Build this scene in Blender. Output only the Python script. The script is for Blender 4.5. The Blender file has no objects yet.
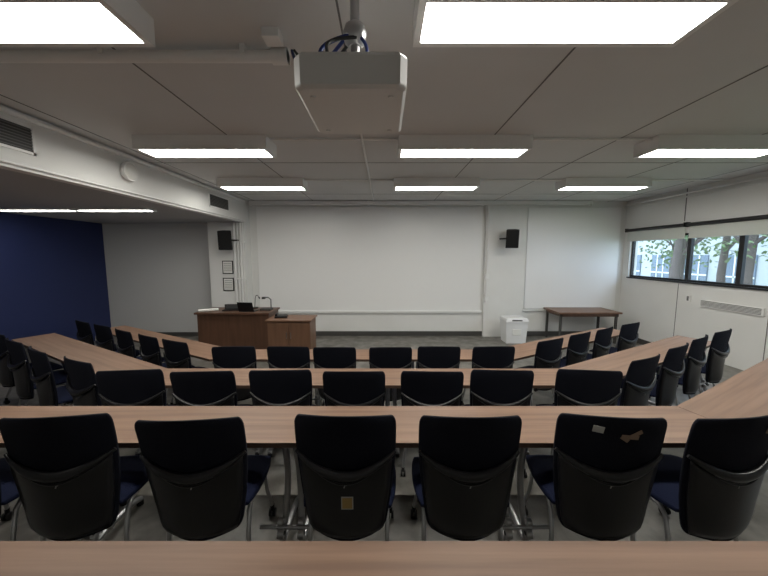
import bpy, math, random
from mathutils import Vector, Matrix
random.seed(4)
scene = bpy.context.scene
COL = scene.collection
scene.view_settings.view_transform='Standard'

# ------------------------------------------------------------------ materials
def mat(name, col, rough=0.6, metal=0.0, noise=None, bump=None, emit=None, estr=0, spec=0.5):
    m = bpy.data.materials.new(name); m.use_nodes = True
    nt = m.node_tree; b = nt.nodes['Principled BSDF']
    b.inputs['Base Color'].default_value = (*col, 1)
    b.inputs['Roughness'].default_value = rough
    b.inputs['Metallic'].default_value = metal
    b.inputs['Specular IOR Level'].default_value = spec
    if emit:
        b.inputs['Emission Color'].default_value = (*emit, 1)
        b.inputs['Emission Strength'].default_value = estr
    tc = None
    def coords(scale):
        nonlocal tc
        if tc is None: tc = nt.nodes.new('ShaderNodeTexCoord')
        mp = nt.nodes.new('ShaderNodeMapping'); mp.inputs['Scale'].default_value = scale
        nt.links.new(tc.outputs['Object'], mp.inputs['Vector']); return mp.outputs[0]
    if noise:
        sc, lo, hi, c2, det = noise
        n = nt.nodes.new('ShaderNodeTexNoise'); n.inputs['Scale'].default_value = 1
        n.inputs['Detail'].default_value = det
        nt.links.new(coords(sc), n.inputs['Vector'])
        r = nt.nodes.new('ShaderNodeValToRGB')
        r.color_ramp.elements[0].position = lo; r.color_ramp.elements[1].position = hi
        r.color_ramp.elements[0].color = (*col, 1); r.color_ramp.elements[1].color = (*c2, 1)
        nt.links.new(n.outputs['Fac'], r.inputs['Fac'])
        nt.links.new(r.outputs['Color'], b.inputs['Base Color'])
    if bump:
        sc, st = bump
        n = nt.nodes.new('ShaderNodeTexNoise'); n.inputs['Scale'].default_value = 1
        n.inputs['Detail'].default_value = 3
        nt.links.new(coords(sc), n.inputs['Vector'])
        bp = nt.nodes.new('ShaderNodeBump'); bp.inputs['Strength'].default_value = st
        bp.inputs['Distance'].default_value = 0.01
        nt.links.new(n.outputs['Fac'], bp.inputs['Height'])
        nt.links.new(bp.outputs['Normal'], b.inputs['Normal'])
    return m

M_wall = mat('wall_paint', (.80,.80,.785), .6, noise=((1.2,1.2,1.2),.3,.75,(.74,.74,.72),5))
M_wall_shaded = mat('wall_paint_shaded', (.54,.54,.535), .7)  # wall paint darkened: the alcove's weaker light is put into the colour
M_board = mat('whiteboard', (.87,.87,.865), .35)
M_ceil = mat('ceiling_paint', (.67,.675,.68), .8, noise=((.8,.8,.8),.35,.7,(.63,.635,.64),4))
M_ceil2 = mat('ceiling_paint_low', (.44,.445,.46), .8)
M_seam = mat('seam_dark', (.16,.16,.16), .8)
M_blue = mat('blue_paint', (.016,.027,.105), .5)
M_white = mat('white_enamel', (.82,.82,.81), .4)
M_floor = mat('floor_vinyl', (.105,.098,.086), .42, noise=((5,5,5),.38,.66,(.21,.20,.18),10))
M_base = mat('baseboard_rubber', (.06,.058,.055), .5)
M_wood = mat('desk_laminate', (.29,.175,.115), .45, noise=((1.0,24,24),.35,.68,(.20,.115,.075),6))
M_edge = mat('desk_edge', (.09,.055,.038), .5)
M_podw = mat('podium_wood', (.12,.06,.036), .4, noise=((14,14,1.2),.35,.7,(.08,.04,.024),5))
M_podl = mat('podium_wood_light', (.19,.10,.06), .4, noise=((14,14,1.2),.35,.7,(.14,.072,.042),5))
M_mesh = mat('chair_mesh', (.007,.008,.015), .85, bump=((220,220,220),.6), spec=.2)
M_plast = mat('chair_plastic', (.010,.010,.012), .30, spec=.55)
M_seat = mat('chair_fabric', (.008,.012,.036), .9, bump=((150,150,150),.4), spec=.2)
M_steel = mat('brushed_steel', (.45,.45,.46), .32, metal=.9)
M_black = mat('black_plastic', (.008,.008,.009), .45, spec=.3)
M_dark = mat('dark_grille', (.04,.04,.04), .6)
M_frame = mat('window_frame', (.012,.012,.014), .4)
M_blind = mat('blind_fabric', (.66,.69,.65), .8)
M_tag = mat('sticker_yellow', (.45,.30,.10), .6)
M_tagw = mat('sticker_white', (.5,.5,.47), .6)
M_tagb = mat('sticker_brown', (.28,.19,.13), .7)
M_paper = mat('paper', (.75,.75,.72), .7)
M_cblue = mat('cable_blue', (.01,.03,.18), .4)
M_emit = mat('light_diffuser', (.9,.9,.85), .5, emit=(1,.975,.90), estr=22.5)
M_proj = mat('projector_shell', (.68,.68,.67), .45)
M_bin = mat('bin_plastic', (.78,.79,.80), .4)
M_brick = mat('facade', (.50,.52,.54), .8)
M_extwin = mat('facade_glass', (.13,.18,.24), .15)
M_bark = mat('bark', (.10,.08,.07), .9)
M_leaf = mat('leaves', (.12,.19,.08), .9, noise=((3,3,3),.3,.7,(.22,.28,.14),3))
M_grass = mat('grass', (.12,.2,.07), .95)
M_glass = bpy.data.materials.new('window_glass'); M_glass.use_nodes = True
nt = M_glass.node_tree; nt.nodes.clear()
o = nt.nodes.new('ShaderNodeOutputMaterial'); mx = nt.nodes.new('ShaderNodeMixShader')
tr = nt.nodes.new('ShaderNodeBsdfTransparent'); gl = nt.nodes.new('ShaderNodeBsdfGlossy'); gl.inputs['Roughness'].default_value = .02
mx.inputs[0].default_value = .06
nt.links.new(tr.outputs[0], mx.inputs[1]); nt.links.new(gl.outputs[0], mx.inputs[2]); nt.links.new(mx.outputs[0], o.inputs[0])

# ------------------------------------------------------------------ mesh builder
class MB:
    def __init__(s): s.v=[]; s.f=[]; s.m=[]; s.sm=[]; s.mats=[]
    def mi(s, m):
        if m not in s.mats: s.mats.append(m)
        return s.mats.index(m)
    def add(s, vs, fs, m, smooth=False, M=None):
        o=len(s.v)
        for p in vs:
            p=Vector(p)
            if M is not None: p = M @ p
            s.v.append(tuple(p))
        k=s.mi(m)
        for f in fs:
            s.f.append([o+i for i in f]); s.m.append(k); s.sm.append(smooth)
    def box(s, a, b, m, M=None):
        x0,y0,z0=a; x1,y1,z1=b
        vs=[(x0,y0,z0),(x1,y0,z0),(x1,y1,z0),(x0,y1,z0),(x0,y0,z1),(x1,y0,z1),(x1,y1,z1),(x0,y1,z1)]
        fs=[(3,2,1,0),(4,5,6,7),(0,1,5,4),(1,2,6,5),(2,3,7,6),(3,0,4,7)]
        s.add(vs,fs,m,False,M)
    def prism(s, pts, z0, z1, m, m_side=None):
        n=len(pts); vs=[(p[0],p[1],z0) for p in pts]+[(p[0],p[1],z1) for p in pts]
        s.add(vs,[list(range(n,2*n)), list(range(n-1,-1,-1))],m)
        s.add(vs,[(i,(i+1)%n,n+(i+1)%n,n+i) for i in range(n)],m_side or m)
    def tube(s, pts, r, m, seg=8, flat=None):
        pts=[Vector(p) for p in pts]; n=len(pts); vs=[]; prev=None
        for i,p in enumerate(pts):
            t=(pts[min(i+1,n-1)]-pts[max(i-1,0)]).normalized()
            if prev is None:
                up=Vector((0,0,1)) if abs(t.z)<.9 else Vector((1,0,0))
                a=t.cross(up).normalized()
            else:
                a=(prev-t*prev.dot(t)).normalized()
            prev=a; b=t.cross(a).normalized()
            rr=r[i] if isinstance(r,(list,tuple)) else r
            for k in range(seg):
                an=2*math.pi*k/seg
                vs.append(p+a*math.cos(an)*rr+b*math.sin(an)*rr*(flat or 1))
        fs=[]
        for i in range(n-1):
            for k in range(seg):
                k2=(k+1)%seg
                fs.append((i*seg+k,i*seg+k2,(i+1)*seg+k2,(i+1)*seg+k))
        s.add(vs,fs,m,True)
        s.add(vs,[list(range(seg))[::-1],[ (n-1)*seg+k for k in range(seg)]],m)
    def cyl(s, p0, p1, r, m, seg=20): s.tube([p0,p1],r,m,seg)
    def slab(s, front, back, m, smooth=True):
        ni=len(front); nj=len(front[0]); vs=[p for row in front for p in row]+[p for row in back for p in row]
        N=ni*nj; fs=[]
        for i in range(ni-1):
            for j in range(nj-1):
                a=i*nj+j; fs.append((a,a+1,a+nj+1,a+nj)); fs.append((N+a,N+a+nj,N+a+nj+1,N+a+1))
        bd=[j for j in range(nj)]+[i*nj+nj-1 for i in range(1,ni)]+[(ni-1)*nj+j for j in range(nj-2,-1,-1)]+[i*nj for i in range(ni-2,0,-1)]
        for q in range(len(bd)):
            a=bd[q]; b=bd[(q+1)%len(bd)]; fs.append((b,a,N+a,N+b))
        s.add(vs,fs,m,smooth)
    def mesh(s, name):
        me=bpy.data.meshes.new(name); me.from_pydata(s.v,[],s.f)
        for m in s.mats: me.materials.append(m)
        me.polygons.foreach_set('material_index', s.m)
        me.polygons.foreach_set('use_smooth', s.sm); me.update(); return me
    def obj(s, name, loc=(0,0,0), rz=0, parent=None, bevel=0):
        ob=bpy.data.objects.new(name, s.mesh(name)); COL.objects.link(ob)
        ob.location=loc; ob.rotation_euler[2]=rz
        if parent: ob.parent=parent
        if bevel:
            bm=ob.modifiers.new('bevel','BEVEL'); bm.width=bevel; bm.segments=3; bm.limit_method='ANGLE'
            bm.angle_limit=math.radians(50)
        return ob
def box_obj(name,a,b,m,bevel=0,parent=None):
    mb=MB(); mb.box(a,b,m); return mb.obj(name,bevel=bevel,parent=parent)
def empty(name, loc=(0,0,0), rz=0):
    e=bpy.data.objects.new(name,None); e.empty_display_size=.2; COL.objects.link(e); e.location=loc; e.rotation_euler[2]=rz; return e

# ------------------------------------------------------------------ room dims
XL,XR,YB,YF = -7.1,6.1,-2.2,8.2
ZC,ZL,XS = 3.43,2.89,-3.4
box_obj('floor',(XL-.2,YB-.2,-.1),(XR+.2,YF+.2,0),M_floor)
box_obj('ceiling',(XS-.12,YB-.2,ZC),(XR+.2,YF+.2,ZC+.1),M_ceil)
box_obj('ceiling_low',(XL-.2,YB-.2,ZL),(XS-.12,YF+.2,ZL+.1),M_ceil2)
box_obj('wall_bulkhead',(XS-.12,YB,ZL),(XS,YF,ZC),M_wall)
box_obj('wall_front',(XL-.2,YF,0),(XR+.2,YF+.2,ZC),M_wall)
box_obj('wall_back',(XL-.2,YB-.2,0),(XR+.2,YB,ZC),M_wall)
box_obj('wall_left',(XL-.2,YB,0),(XL,YF,ZL),M_blue)
WZ0,WZ1=1.56,2.54; WY0,WY1=.6,8.0
mb=MB()
mb.box((XR,YB,0),(XR+.2,YF,WZ0),M_wall); mb.box((XR,YB,WZ1),(XR+.2,YF,ZC),M_wall)
mb.box((XR,YB,WZ0),(XR+.2,WY0,WZ1),M_wall); mb.box((XR,WY1,WZ0),(XR+.2,YF,WZ1),M_wall)
mb.obj('wall_right')
box_obj('wall_alcove',(XL,YF-.02,0.1),(-4.27,YF,ZL),M_wall_shaded)
box_obj('wall_column',(-4.27,7.85,0),(-3.38,YF,ZL),M_wall)
box_obj('wall_pilaster',(2.55,8.1,0),(3.55,YF,ZC-.1),M_wall)
box_obj('baseboard_front',(-3.38,YF-.03,0),(2.55,YF,.12),M_base)
box_obj('baseboard_front_right',(3.55,YF-.03,0),(XR,YF,.12),M_base)
box_obj('baseboard_alcove',(XL,YF-.04,0),(-4.27,YF-.02,.1),M_base)
box_obj('baseboard_right',(XR-.02,6.0,0),(XR,YF,.12),M_base)
box_obj('trim_1',(-3.3,YF-.05,.60),(2.5,YF,.63),M_white)
box_obj('trim_2',(3.6,YF-.05,.66),(5.9,YF,.69),M_white)
mb=MB(); mb.box((-3.2,YF-.03,.66),(2.48,YF-.005,3.3),M_board); mb.box((-3.25,YF-.06,.63),(2.52,YF-.03,.665),M_white)
mb.obj('whiteboard',bevel=.004)
mb=MB(); mb.box((3.62,YF-.03,.72),(5.95,YF-.005,3.28),M_board); mb.obj('whiteboard',bevel=.004)
mb=MB(); mb.box((-3.3,8.0,3.33),(5.1,8.09,3.42),M_white)
for x in (-3.3,-.4,2.4,5.06): mb.box((x,7.98,3.31),(x+.05,8.1,3.425),M_white)
mb.obj('projection_screen_casing',bevel=.01)

# ceiling seams
mb=MB()
for x in (-3.2,-1.75,-.25,1.23,2.71,4.2,5.6): mb.box((x-.006,YB,ZC-.003),(x+.006,YF,ZC),M_seam)
for y in (-.1,4.8,7.2): mb.box((XS,y-.007,ZC-.003),(XR,y+.007,ZC),M_seam)
mb.obj('trim_ceiling_seams')
mb=MB()
for y in (1.0,3.2,5.0,6.6): mb.box((XR-.004,y-.010,2.78),(XR,y+.010,ZC),M_seam)
mb.box((XR-.03,WY0,ZC-.18),(XR,YF,ZC-.15),M_wall)
for y in (1.5,3.6,5.0,6.6): mb.box((XR-.004,y-.006,.13),(XR,y+.006,WZ0-.05),M_seam)
mb.obj('trim_wall_seams')

# tier floors -------------------------------------------------------
def mitre(pts,d):
    out=[]; n=len(pts)
    def nrm(a,b):
        t=(Vector(b)-Vector(a)).normalized(); return Vector((-t.y,t.x))
    for i,p in enumerate(pts):
        p=Vector(p)
        if i==0: out.append(p+nrm(pts[0],pts[1])*d)
        elif i==n-1: out.append(p+nrm(pts[-2],pts[-1])*d)
        else:
            a=nrm(pts[i-1],pts[i]); b=nrm(pts[i],pts[i+1]); h=(a+b).normalized()
            out.append(p+h*(d/h.dot(a)))
    return out
S=math.tan(math.radians(29))
def row(yn,bl,br,xl,xr):
    return [(xl,yn+S*(bl-xl)),(bl,yn),(br,yn),(xr,yn+S*(xr-br))]
ROW={'D':(row(4.10,-2.30,1.70,-5.3,4.4),0.0),
     'C':(row(2.90,-2.45,2.00,-5.4,4.7),.15),
     'B':(row(1.73,-3.05,2.20,-5.2,4.7),.30)}
DEP=.45
def tier(name,yn,bl,br,z0,z1):
    pts=mitre([(XL,yn+S*(bl-XL)),(bl,yn),(br,yn),(XR,yn+S*(XR-br))],DEP+.06)
    L=(XL,pts[1].y+S*(pts[1].x-XL)); R=(XR,pts[2].y+S*(XR-pts[2].x))
    poly=[(XL,YB),(XR,YB),R,tuple(pts[2]),tuple(pts[1]),L]
    mb=MB(); mb.prism(poly,z0,z1,M_floor); mb.obj(name)
tier('floor_tier_1',2.90,-2.45,2.00,0,.15)
tier('floor_tier_2',1.73,-3.05,2.20,.15,.30)
tier('floor_tier_3',.495,-3.3,2.6,.30,.45)

# desks -------------------------------------------------------------
def leg_mesh():
    mb=MB()
    for sx in (-.032,.032):
        pts=[]
        for k in range(15):
            t=k/14; z=.70-.645*t
            y=.07+.07*math.sin(t*math.pi)-.02*t
            pts.append((sx*(1+.9*t*t),y,z))
        mb.tube(pts,.020,M_steel,12)
        x=sx*1.9
        mb.tube([(x,.02,.035),(x,.08,.055),(x,.2,.062),(x,.32,.062),(x,.40,.05),(x,.43,.035)],.019,M_steel,10)
        for y in (.03,.42): 
            mb.cyl((x,y,0),(x,y,.03),.022,M_black,14)
        mb.cyl((x-.018,.04,.13),(x+.018,.04,.13),.030,M_steel,16)
        mb.cyl((x-.02,.04,.13),(x+.02,.04,.13),.012,M_black,12)
        mb.cyl((x-.015,.045,.20),(x+.015,.045,.20),.022,M_steel,14)
    mb.box((-.05,.04,.69),(.05,.38,.70),M_steel)
    mb.cyl((-.19,.05,.16),(.19,.05,.16),.012,M_steel,10)
    return mb.mesh('desk_leg')
LEG=leg_mesh()
def desk(pts,z,legs):
    e=empty('horseshoe_desk',(pts[1][0],pts[1][1],z))
    far=mitre(pts,DEP); o=Vector((pts[1][0],pts[1][1],z))
    for i in range(len(pts)-1):
        a=Vector(pts[i]); b=Vector(pts[i+1]); t=(b-a).normalized(); ang=math.atan2(t.y,t.x)
        n=Vector((-t.y,t.x))
        q=[a,b,far[i+1],far[i]]
        q=[((p-a).dot(t),(p-a).dot(n)) for p in q]
        q=[(q[0][0]+.0015,q[0][1]),(q[1][0]-.0015,q[1][1]),(q[2][0]-.0015,q[2][1]),(q[3][0]+.0015,q[3][1])]
        mb=MB(); mb.prism(q,.70,.73,M_wood,M_edge)
        mb.obj('top_%d'%(i+1),(a.x-o.x,a.y-o.y,0),ang,e,bevel=.004)
        mb=MB(); L=(b-a).length
        mb.tube([(.25,.33,.67),(L-.25,.33,.67)],.018,M_steel,8)
        mb.obj('beam_%d'%(i+1),(a.x-o.x,a.y-o.y,0),ang,e)
        for k,s in enumerate(legs[i]):
            ob=bpy.data.objects.new('leg_%d_%d'%(i+1,k+1),LEG); COL.objects.link(ob); ob.parent=e
            p=a+t*s; ob.location=(p.x-o.x,p.y-o.y,0); ob.rotation_euler[2]=ang
desk(ROW['D'][0],0,[[.1,1.65],[.15,1.45,2.72,3.85],[1.55,2.95]])
desk(ROW['C'][0],.15,[[.1,1.6],[.12,1.28,2.52,3.78],[1.7,2.9]])
desk(ROW['B'][0],.30,[[.2,1.5],[.12,1.22,2.49,3.86],[1.6,2.7]])
desk([(-3.3,.495),(-2.9,.495),(2.2,.495),(2.6,.495)],.45,[[.2],[.4,1.8,3.2,4.6],[.3]])

# chairs ------------------------------------------------------------
def chair_mesh(stk=0, lean=0.0):
    mb=MB()
    Z0,Z1=.305,1.01
    def W(v):
        w=.203+.058*math.sin(min(v/.85,1)*math.pi/2)
        if v>.92: w*=1-.10*(1-math.sqrt(max(0,1-((v-.92)/.08)**2)))
        if v<.12: w*=1-.21*(1-math.sqrt(max(0,1-((.12-v)/.12)**2)))
        return w
    def P(u,v,off=0,zoff=0):
        z=Z0+(Z1-Z0)*v - .018*u*u*(v>.5)*(v-.5)*2 + .012*u*u*(v<.3)
        y=-.262-(.050+lean)*v**1.5+.012*math.sin(v*math.pi) + .055*u*u
        return (u*W(v), y+off, z+zoff)
    NU,NV=15,26
    def grid(sign,v0,v1,base,th):
        g=[]
        for j in range(NV+1):
            vv=v0+(v1-v0)*(1-math.cos(math.pi*j/NV))/2; r=[]
            for i in range(NU):
                u=math.sin((-1+2*i/(NU-1))*math.pi/2)
                ed=(1-abs(u)**6)*(1-abs(2*(vv-v0)/(v1-v0)-1)**10)
                r.append(P(u,vv,base+sign*(.005+th*ed)))
            g.append(r)
        return g
    mb.slab(grid(1,0,1,0,.014),grid(-1,0,1,0,.008),M_mesh)
    f=[];b=[]
    for j in range(15):
        t=j/14; rf=[];rb=[]
        for i in range(NU):
            u=-.97+1.94*i/(NU-1)
            top=.53+.15*u*u
            v=.03+(top-.03)*t
            rf.append(P(u*.97,v,-.012)); rb.append(P(u*.97,v,-.024+.010*(abs(2*t-1)**8)))
        f.append(rf); b.append(rb)
    mb.slab(f,b,M_plast)
    pts=[]
    for i in range(21):
        u=-1.0+2*i/20
        pts.append(P(u,.55+.15*u*u,-.032+.016*abs(u)**4))
    mb.tube(pts,[.007+.014*math.cos((-1+2*i/20)*math.pi/2) for i in range(21)],M_plast,10,1.3)
    pts=[(p[0]*.8,p[1]-.006,p[2]-.040+.012*abs(p[0])) for p in pts[3:18]]
    mb.tube(pts,.005,M_plast,8)
    mb.tube([(0,-.255,.42),(0,-.20,.405),(0,-.08,.395)],[.035,.035,.03],M_plast,10,.5)
    ft=[];bk=[]
    for j in range(13):
        v=math.sin((-1+2*j/12)*math.pi/2); r1=[];r2=[]
        for i in range(13):
            u=math.sin((-1+2*i/12)*math.pi/2)
            x=u*math.sqrt(1-v*v*.22); y=v*math.sqrt(1-u*u*.22)
            ed=(1-abs(u)**6)*(1-abs(v)**6)
            r1.append((x*.268,.02+y*.245,.455+.032*ed-.03*max(0,y)**3+.008*x*x))
            r2.append((x*.268,.02+y*.245,.440-.026*ed-.03*max(0,y)**3))
        ft.append(r1); bk.append(r2)
    mb.slab(bk,ft,M_seat)
    mb.box((-.16,-.12,.39),(.16,.14,.42),M_plast)
    for s in (-1,1):
        x=s*.215
        pts=[(s*.235,.235,.075),(x,.20,.22),(x,.16,.37),(x,.11,.404),(x,0,.408),(x,-.09,.40),(x,-.13,.36),(x,-.16,.22),(s*.235,-.205,.075)]
        mb.tube(pts,.0125,M_steel,10)
        for y in (.235,-.205):
            X=s*.235
            mb.cyl((X,y,.045),(X,y,.085),.014,M_black,10)
            for d in (-.013,.013): mb.cyl((X+d-.008,y,.026),(X+d+.008,y,.026),.026,M_black,16)
    mb.tube([(-.215,0,.405),(.215,0,.405)],.012,M_steel,8)
    def plate(u,v,w,h,m,off,rot=0):
        c=Vector(P(u,v,off))
        tilt=math.atan2(P(u,v+.02)[1]-P(u,v-.02)[1],P(u,v+.02)[2]-P(u,v-.02)[2])
        R=Matrix.Translation(c)@Matrix.Rotation(-tilt,4,'X')@Matrix.Rotation(math.atan(2*.055*u/W(v)),4,'Z')@Matrix.Rotation(rot,4,'Y')
        mb.box((-w/2,-.001,-h/2),(w/2,.001,h/2),m,R)
    plate(0,.465,.005,.022,M_tagw,-.0262,.35); plate(.02,.472,.010,.004,M_tagw,-.0262,.3)
    if stk==1:
        plate(.05,.33,.062,.07,M_tagw,-.0262); plate(.05,.33,.050,.058,M_tag,-.028)
    if stk==2:
        plate(-.35,.91,.05,.035,M_tagw,-.016,.1)
        for (u,v,w,h,r) in ((.22,.86,.085,.022,.1),(.33,.885,.06,.022,-.5),(.13,.845,.045,.02,.6)): plate(u,v,w,h,M_tagb,-.016,r)
    if stk==3: plate(.5,.9,.07,.05,M_tagb,-.016,.3)
    return mb.mesh('chair')
CH={0:chair_mesh(0),1:chair_mesh(1,-.01),2:chair_mesh(2),3:chair_mesh(3),4:chair_mesh(0,.03)}
def chair(x,y,z,deg=0,v=0):
    ob=bpy.data.objects.new('office_chair',CH[v]); COL.objects.link(ob)
    ob.location=(x,y,z); ob.rotation_euler[2]=math.radians(deg)
def chair_top(x,y,z,deg,v=0):
    a=math.radians(deg); chair(x-math.sin(a)*.30,y+math.cos(a)*.30,z,deg,v)
for x,d,v in ((-2.30,4,4),(-1.66,6,0),(-.97,4,4),(-.20,-1,1),(.44,0,0),(1.15,-6,2),(1.80,8,3)):
    chair_top(x,1.50,.30,d,v)
for x,d in ((-2.13,6),(-1.51,3),(-.87,2),(-.25,0),(.40,-2),(.99,-3),(1.72,-6)):
    chair_top(x,2.55,.15,d,random.choice((0,4)))
for x,d in ((-1.83,3),(-1.17,-2),(-.60,0),(.08,1),(.67,-1),(1.34,2)):
    chair_top(x,3.75,0,d,random.choice((0,4)))
for x,y,d in ((2.48,2.92,27),(3.14,3.31,31),(3.73,3.64,33),(4.35,3.97,28)): chair_top(x,y,.15,d,random.choice((0,4)))
for x,y,d in ((2.22,4.08,27),(2.82,4.42,30),(3.39,4.74,33),(4.04,5.08,26)): chair_top(x,y,0,d,0)
for x,y,d in ((-2.85,2.83,-26),(-3.56,3.15,-31),(-4.2,3.5,-29),(-4.8,3.84,-28)): chair_top(x,y,.15,d,0)
for x,y,d in ((-2.75,4.03,-25),(-3.3,4.30,-30),(-3.9,4.62,-31),(-4.5,4.95,-27),(-5.1,5.26,-29)): chair_top(x,y,0,d,0)

# light fixtures ------------------------------------------------------
def fixture_mesh():
    mb=MB(); L,Wd,H=.745,.18,.15; r=.025
    mb.box((-L,-Wd,-H),(L,-Wd+.012,0),M_white); mb.box((-L,Wd-.012,-H),(L,Wd,0),M_white)
    mb.box((-L,-Wd+.012,-H),(-L+.012,Wd-.012,0),M_white); mb.box((L-.012,-Wd+.012,-H),(L,Wd-.012,0),M_white)
    mb.box((-L+.012,-Wd+.012,-H),(L-.012,-Wd+.012+r,-H+.012),M_white); mb.box((-L+.012,Wd-.012-r,-H),(L-.012,Wd-.012,-H+.012),M_white)
    mb.box((-L+.012,-Wd+.012+r,-H),(-L+.012+r,Wd-.012-r,-H+.012),M_white); mb.box((L-.012-r,-Wd+.012+r,-H),(L-.012,Wd-.012-r,-H+.012),M_white)
    mb.box((-L+.012+r,-Wd+.012+r,-H+.006),(L-.012-r,Wd-.012-r,-H+.014),M_emit)
    return mb.mesh('fixture')
FX=fixture_mesh()
for y,xs in ((1.78,(-2.05,.91,3.72)),(3.89,(-2.06,.91,3.80)),(5.88,(-2.15,.92,3.90))):
    for x in xs:
        ob=bpy.data.objects.new('fluorescent_ceiling_light',FX); COL.objects.link(ob); ob.location=(x,y,ZC)
for x,y in ((-6.0,5.65),(-4.65,5.65),(-6.0,1.2),(-4.65,1.2)):
    mb=MB(); mb.box((-.63,-.12,-.03),(.63,.12,0),M_white); mb.box((-.60,-.06,-.034),(.60,.06,-.03),M_emit)
    mb.obj('fluorescent_strip_light',(x,y,ZL))

# conduits ------------------------------------------------------------
mb=MB()
mb.tube([(XS,2.21,3.375),(-.62,2.21,3.375)],.036,M_white,14)
mb.tube([(-.72,2.21,3.375),(-.62,2.21,3.375)],.048,M_white,14)
for x in (-2.9,-1.8,-.9): mb.box((x-.015,2.165,3.37),(x+.015,2.255,ZC),M_white)
mb.box((-.72,2.02,3.38),(-.62,2.12,3.43),M_white)
mb.obj('ceiling_pipe')
mb=MB()
for y,xx in ((3.80,((-1.30,.16),(1.66,3.05),(4.55,6.09))),(5.80,((-1.40,.17),(1.67,3.15),(4.65,6.09)))): 
    for a,b in xx: mb.tube([(a,y,ZC-.02),(b,y,ZC-.02)],.013,M_white,8)
mb.tube([(-.25,2.3,ZC-.02),(-.25,7.98,ZC-.02)],.014,M_white,8)
mb.tube([(XR-.06,2.0,ZC-.10),(XR-.06,8.15,ZC-.10)],.02,M_white,8)
mb.obj('ceiling_conduit')
mb=MB()
mb.tube([(XS+.03,YB,3.385),(XS+.03,7.9,3.385)],.025,M_white,10)
mb.tube([(XS+.015,YB,2.93),(XS+.015,7.9,2.93)],.014,M_white,8)
mb.obj('bulkhead_conduit')
mb=MB()
for x,r in ((-3.62,.028),(-3.54,.02),(-3.47,.028),(-3.41,.016)): 
    mb.tube([(x,7.81,.1),(x,7.81,2.87)],r,M_white,10)
mb.box((-3.66,7.79,1.5),(-3.38,7.85,1.54),M_white); mb.box((-3.66,7.79,2.4),(-3.38,7.85,2.44),M_white)
mb.obj('wall_conduit_bundle')
mb=MB(); mb.tube([(2.6,8.08,.9),(2.6,8.08,3.3)],.018,M_white,8); mb.box((2.55,8.04,1.5),(2.65,8.1,1.62),M_white); mb.box((2.55,8.04,.95),(2.65,8.1,1.05),M_white)
mb.obj('pilaster_conduit')

# vents & disc on bulkhead -----------------------------------------------
def vent(name,y0,y1,z0,z1):
    mb=MB(); x=XS
    mb.box((x,y0,z0),(x+.012,y1,z0+.025),M_white); mb.box((x,y0,z1-.025),(x+.012,y1,z1),M_white)
    mb.box((x,y0,z0),(x+.012,y0+.025,z1),M_white); mb.box((x,y1-.025,z0),(x+.012,y1,z1),M_white)
    mb.box((x,y0+.025,z0+.025),(x+.003,y1-.025,z1-.025),M_dark)
    n=8
    for k in range(n):
        z=z0+.04+(z1-z0-.08)*k/(n-1)
        mb.box((x+.003,y0+.025,z-.004),(x+.011,y1-.025,z+.004),M_seam)
    mb.obj(name)
vent('air_vent',2.45,3.24,3.06,3.33); vent('air_vent',6.35,7.15,3.04,3.31)
mb=MB(); mb.tube([(XS,4.35,3.19),(XS+.05,4.35,3.19),(XS+.075,4.35,3.19)],[.10,.13,.12],M_white,28); mb.tube([(XS+.075,4.35,3.19),(XS+.082,4.35,3.19)],[.105,.09],M_paper,28)
mb.obj('wall_clock')

# projector -----------------------------------------------------------
e=empty('ceiling_projector',(-.14,1.66,0))
mb=MB()
def rr(hx,y0,y1,z,ins):
    return [(-hx+ins,y0,z),(hx-ins,y0,z),(hx,y0+ins,z),(hx,y1-ins,z),(hx-ins,y1,z),(-hx+ins,y1,z),(-hx,y1-ins,z),(-hx,y0+ins,z)]
rings=[rr(.222,-.245,.26,2.79,.03),rr(.236,-.258,.27,2.802,.03),rr(.238,-.26,.275,2.915,.03),rr(.230,-.25,.265,2.935,.03)]
vs=[p for r in rings for p in r]; fs=[]
for i in range(3):
    for k in range(8): fs.append((i*8+k,i*8+(k+1)%8,(i+1)*8+(k+1)%8,(i+1)*8+k))
fs.append(tuple(range(7,-1,-1))); fs.append(tuple(range(24,32)))
mb.add(vs,fs,M_proj); mb.obj('body',parent=e,bevel=.008)
mb=MB(); mb.cyl((0.12,.26,2.855),(0.12,.30,2.855),.045,M_black,20); mb.cyl((0.12,.30,2.855),(0.12,.302,2.855),.035,M_extwin,20); mb.obj('lens',parent=e)
mb=MB()
for s in (-1,1):
    for y in (-.18,.2): mb.cyl((s*.17,y,2.783),(s*.17,y,2.792),.012,M_proj,12)
mb.obj('feet',parent=e)
mb=MB(); mb.cyl((0,0,2.98),(0,0,ZC),.022,M_steel,16); mb.cyl((0,0,ZC-.012),(0,0,ZC),.07,M_white,24)
mb.box((-.10,-.10,2.935),(.10,.10,2.95),M_steel); mb.box((-.035,-.035,2.95),(.035,.035,3.05),M_black)
mb.tube([(0,0,3.10),(0,0,3.12),(0,0,3.16),(0,0,3.19),(0,0,3.21)],[.03,.05,.058,.048,.022],M_steel,20)
for s in (-1,1): mb.tube([(s*.09,-.08,2.95),(s*.05,-.04,3.0),(0,0,3.06)],.009,M_steel,8)
mb.obj('mount',parent=e)
mb=MB()
def arc(a,b,sag,side,n=14):
    a=Vector(a);b=Vector(b); return [a.lerp(b,k/n)+Vector((side*math.sin(math.pi*k/n),0,-sag*math.sin(math.pi*k/n))) for k in range(n+1)]
mb.tube(arc((0,-.03,3.14),(-.13,-.10,2.94),-.02,-.08),.010,M_cblue,8)
mb.tube(arc((.01,-.04,3.12),(-.08,-.15,2.94),-.03,-.08),.008,M_black,8)
mb.tube(arc((-.03,0,3.16),(-.44,.5,3.38),.16,-.05),.009,M_cblue,8)
mb.tube(arc((-.03,.02,3.13),(-.42,.48,3.37),.12,0),.008,M_black,8)
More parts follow.
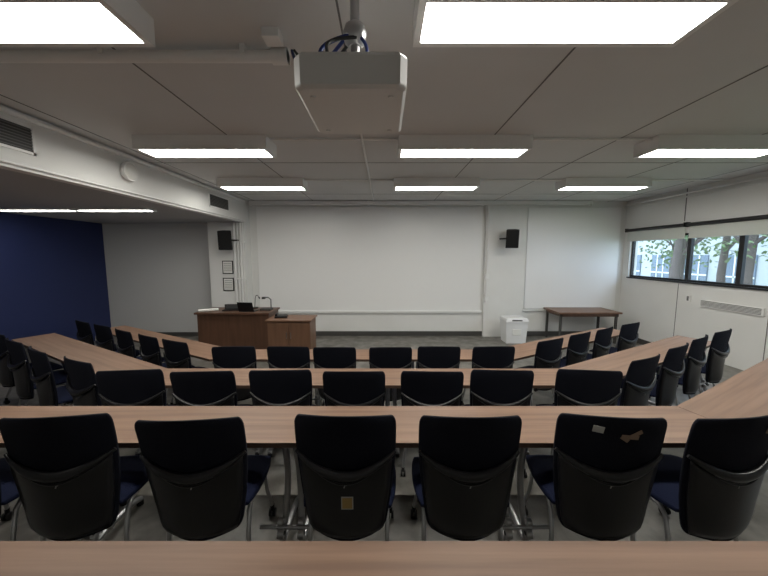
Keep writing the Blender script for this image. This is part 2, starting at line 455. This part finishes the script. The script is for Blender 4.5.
mb.tube(arc((.02,-.02,3.14),(.04,-.12,2.94),-.01,.03),.008,M_cblue,8)
mb.obj('cables',parent=e)

# wall speakers ----------------------------------------------------------
def speaker(x,yw,z,rz,side):
    e=empty('wall_speaker',(x,yw,z))
    mb=MB()
    b=[(-.15,-.14,-.22),(.15,-.14,-.22),(.10,.10,-.22),(-.10,.10,-.22),(-.15,-.14,.22),(.15,-.14,.22),(.10,.10,.22),(-.10,.10,.22)]
    mb.add(b,[(3,2,1,0),(4,5,6,7),(0,1,5,4),(1,2,6,5),(2,3,7,6),(3,0,4,7)],M_black)
    ob=mb.obj('cabinet',(0,-.24,0),rz,e,bevel=.015); ob.rotation_euler[0]=math.radians(8)
    mb=MB(); mb.box((-.13,-.152,-.20),(.13,-.142,.20),M_black)
    ob2=mb.obj('grille',(0,-.24,0),rz,e,bevel=.005); ob2.rotation_euler[0]=math.radians(8)
    mb=MB(); mb.box((side*.2-.04,-.015,-.07),(side*.2+.04,0,.07),M_white); mb.tube([(side*.2,-.01,0),(side*.15,-.12,0),(0,-.17,0)],.018,M_black,8)
    mb.obj('bracket',parent=e)
speaker(3.10,8.1,2.50,math.radians(-12),-1); speaker(-3.72,7.85,2.45,math.radians(15),1)

# framed notices -----------------------------------------------------------
for z in (1.80,1.38):
    mb=MB(); mb.box((-.13,-.02,-.16),(.13,0,.16),M_black); mb.box((-.110,-.023,-.140),(.110,-.02,.140),M_paper)
    for k in range(5): mb.box((-.09,-.0245,.09-.045*k),(.09,-.023,.10-.045*k),M_seam)
    mb.obj('framed_notice',(-3.82,7.85,z))

# podium ---------------------------------------------------------------------
e=empty('lectern_desk',(0,0,0))
mb=MB(); mb.box((-3.76,6.34,.06),(-2.32,6.36,.91),M_podw)
mb.box((-3.76,6.36,0.0),(-3.73,6.95,.91),M_podw); mb.box((-2.35,6.36,0.0),(-2.32,6.95,.91),M_podw); mb.box((-3.06,6.36,.06),(-3.03,6.95,.91),M_podw)
mb.box((-3.73,6.40,.0),(-2.35,6.90,.06),M_base); mb.box((-3.73,6.36,.45),(-2.35,6.9,.47),M_podw)
mb.obj('carcass',parent=e,bevel=.003)
mb=MB(); mb.box((-3.80,6.30,.91),(-2.30,7.0,.95),M_podw); mb.obj('top',parent=e,bevel=.005)
e2=empty('side_cabinet',(0,0,0))
mb=MB(); mb.box((-2.24,6.04,.05),(-1.42,6.55,.83),M_podl); mb.box((-2.20,6.08,0),(-1.46,6.5,.05),M_base)
mb.obj('carcass',parent=e2,bevel=.003)
mb=MB(); mb.box((-2.23,6.025,.07),(-1.84,6.04,.81),M_podl); mb.box((-1.82,6.025,.07),(-1.43,6.04,.81),M_podl)
mb.cyl((-1.87,6.01,.5),(-1.87,6.01,.62),.006,M_steel,8); mb.cyl((-1.79,6.01,.5),(-1.79,6.01,.62),.006,M_steel,8); mb.obj('doors',parent=e2,bevel=.002)
mb=MB(); mb.box((-2.27,6.0,.83),(-1.39,6.58,.86),M_podl); mb.obj('top',parent=e2,bevel=.004)
mb=MB(); mb.box((-.17,-.10,0),(.17,.10,.02),M_black); mb.box((-.15,.03,.02),(.15,.06,.12),M_black); mb.box((-.14,.028,.03),(.14,.03,.11),M_dark); mb.obj('control_panel',(-3.18,6.62,.95),.2,bevel=.004)
# open laptop facing the lecturer
mb=MB(); mb.box((-.16,-.11,0),(.16,.11,.016),M_dark)
R=Matrix.Translation((0,-.11,.012))@Matrix.Rotation(math.radians(18),4,'X'); mb.box((-.16,-.006,0),(.16,.004,.20),M_black,R); mb.box((-.13,-.08,.016),(.13,.03,.018),M_black)
mb.obj('laptop',(-2.78,6.52,.95),-.1,bevel=.002)
mb=MB(); mb.cyl((0,0,0),(0,0,.02),.07,M_black,20)
mb.tube([(0,0,.02),(0,.02,.12),(0,.04,.22),(.03,.02,.28),(.08,-.03,.29),(.13,-.08,.25)],.007,M_black,8); mb.tube([(.13,-.08,.25),(.15,-.10,.23)],.014,M_black,10)
mb.obj('gooseneck_microphone',(-2.80,6.86,.95))
mb=MB(); mb.box((-.12,-.1,0),(.12,.1,.035),M_black); mb.tube([(-.09,-.09,.06),(-.09,0,.075),(-.09,.09,.06)],.02,M_black,10); mb.box((-.06,-.08,.035),(.1,.08,.045),M_dark)
mb.obj('desk_phone',(-2.05,6.3,.86),.2,bevel=.004)
mb=MB(); mb.box((-.11,-.09,0),(.11,.09,.04),M_dark); mb.tube([(.08,.05,.04),(.08,.05,.22),(.04,.0,.27),(-.02,-.05,.27)],.012,M_dark,8); mb.box((-.06,-.09,.245),(.0,-.02,.285),M_black)
mb.obj('document_camera',(-2.46,6.62,.95),bevel=.003)
mb=MB(); mb.tube([(-.18,0,.03),(.18,0,.03)],.03,M_paper,14); mb.obj('paper_roll',(-3.58,6.45,.95),.5)

# table right ----------------------------------------------------------------
e=empty('side_table',(0,0,0))
box_obj('top',(4.10,7.38,.72),(5.58,8.14,.76),M_podl,.004,e)
mb=MB(); mb.box((4.15,7.43,.65),(5.53,7.45,.72),M_podw); mb.box((4.15,8.07,.65),(5.53,8.09,.72),M_podw)
for x in (4.16,5.47):
    mb.box((x,7.45,.65),(x+.02,8.07,.72),M_podw)
    for y in (7.43,8.05): mb.box((x-.005,y,0),(x+.04,y+.045,.70),M_base)
mb.obj('frame',parent=e)
mb=MB()
def fr(hx,hy,z): return [(-hx,-hy,z),(hx,-hy,z),(hx,hy,z),(-hx,hy,z)]
def loft(rings,m):
    vs=[p for r in rings for p in r]; n=4; fs=[]
    for i in range(len(rings)-1):
        for k in range(n): fs.append((i*n+k,i*n+(k+1)%n,(i+1)*n+(k+1)%n,(i+1)*n+k))
    fs.append((3,2,1,0)); fs.append(tuple((len(rings)-1)*n+k for k in range(4)))
    mb.add(vs,fs,m)
loft([fr(.23,.18,.0),fr(.26,.20,.50)],M_bin); loft([fr(.27,.215,.50),fr(.27,.215,.54),fr(.25,.19,.60),fr(.2,.15,.615)],M_bin)
mb.box((-.12,-.214,.545),(.12,-.19,.575),M_dark); mb.box((-.1,-.2,.2),(.1,-.185,.35),M_paper)
mb.obj('recycling_bin',(3.14,7.62,0),bevel=.012)

# windows -----------------------------------------------------------------------
ys=[8.0,6.5,5.55,4.1,3.15,1.7,.6]
for i in range(len(ys)-1):
    y1,y0=ys[i],ys[i+1]; mb=MB(); f=.042
    x0,x1=XR+.05,XR+.11
    mb.box((x0,y0,WZ0),(x1,y0+f,WZ1),M_frame); mb.box((x0,y1-f,WZ0),(x1,y1,WZ1),M_frame)
    mb.box((x0,y0+f,WZ0),(x1,y1-f,WZ0+f),M_frame); mb.box((x0,y0+f,WZ1-f),(x1,y1-f,WZ1),M_frame)
    mb.box((XR+.075,y0+f,WZ0+f),(XR+.08,y1-f,WZ1-f),M_glass)
    mb.obj('window_%d'%(i+1))
box_obj('trim_window_sill',(XR-.03,WY0,WZ0-.03),(XR+.05,WY1,WZ0),M_frame)
for (a,b) in ((6.52,8.1),(4.12,6.48),(1.72,4.08)):
    mb=MB(); mb.tube([(XR-.045,a,2.70),(XR-.045,b,2.70)],.036,M_frame,12)
    mb.box((XR-.022,a+.02,2.445),(XR-.018,b-.02,2.70),M_blind); mb.box((XR-.028,a+.02,2.43),(XR-.012,b-.02,2.445),M_blind)
    mb.box((XR-.08,a,2.66),(XR,a+.015,2.75),M_frame); mb.box((XR-.08,b-.015,2.66),(XR,b,2.75),M_frame)
    mb.obj('roller_blind')
mb=MB(); mb.box((XR-.03,5.05,1.12),(XR,6.1,1.25),M_white)
for k in range(5): mb.box((XR-.034,5.08,1.137+.022*k),(XR-.03,6.07,1.147+.022*k),M_seam)
mb.obj('wall_vent_grille')
mb=MB(); mb.box((XR-.02,6.30,1.17),(XR,6.40,1.30),M_white); mb.box((XR-.023,6.33,1.19),(XR-.02,6.37,1.28),M_seam); mb.obj('wall_outlet')

# exterior ------------------------------------------------------------------------
mb=MB(); mb.box((17,-5,-1),(18,40,9),M_brick)
for k in range(19):
    y=-3+2.2*k
    for z in (.1,3.2,6.4):
        mb.box((16.93,y,z),(17,y+1.3,z+2.0),M_extwin)
        for q in (.43,.87): mb.box((16.9,y+q-.03,z),(16.93,y+q+.03,z+2.0),M_white)
        mb.box((16.9,y,z+.9),(16.93,y+1.3,z+.98),M_white); mb.box((16.85,y-.05,z-.1),(17,y+1.35,z),M_white)
mb.obj('neighbouring_building')
box_obj('lawn',(6.35,-10,-1.1),(60,50,-1),M_grass)
for (x,y,r,zl) in ((11.2,9.8,.16,2.9),(12.5,13.4,.12,2.7),(10.0,10.9,.15,3.6),(13,9,.1,2.5),(12.0,11.3,.13,3.8),(14.5,16.0,.15,2.4)):
    mb=MB(); mb.tube([(0,0,0),(.03,.02,1),(-.04,.05,2.4),(.06,0,5.2)],[r*1.3,r,r*.9,r*.6],M_bark,12)
    for k in range(6):
        a=random.uniform(0,6.28); z=random.uniform(2.6,4.8)
        mb.tube([(0,0,z),(.6*math.cos(a),.6*math.sin(a),z+.6),(1.3*math.cos(a),1.3*math.sin(a),z+1.0)],[.06,.04,.015],M_bark,8)
    for k in range(420):
        a=random.uniform(0,6.28); q=random.uniform(.2,1.6); z=random.uniform(zl,6.2)
        c=Vector((q*math.cos(a),q*math.sin(a),z)); R=Matrix.Translation(c)@Matrix.Rotation(random.uniform(0,3),4,'X')@Matrix.Rotation(random.uniform(0,3),4,'Z')
        mb.add([(-.10,0,0),(0,-.055,0),(.10,0,0),(0,.055,0)],[(0,1,2,3)],M_leaf,False,R)
    mb.obj('street_tree',(x,y,-1))

# world ---------------------------------------------------------------------------
w=bpy.data.worlds.new('sky'); scene.world=w; w.use_nodes=True
bg=w.node_tree.nodes['Background']; bg.inputs[0].default_value=(.62,.80,1,1); bg.inputs[1].default_value=4.6

# camera --------------------------------------------------------------------------
cd=bpy.data.cameras.new('camera'); cam=bpy.data.objects.new('camera',cd); COL.objects.link(cam)
cd.sensor_width=36; cd.lens=36*320/768; cd.clip_start=.05
cam.location=(0,0,2.10); cam.rotation_euler=(math.radians(90-5.9),0,0)
scene.camera=cam
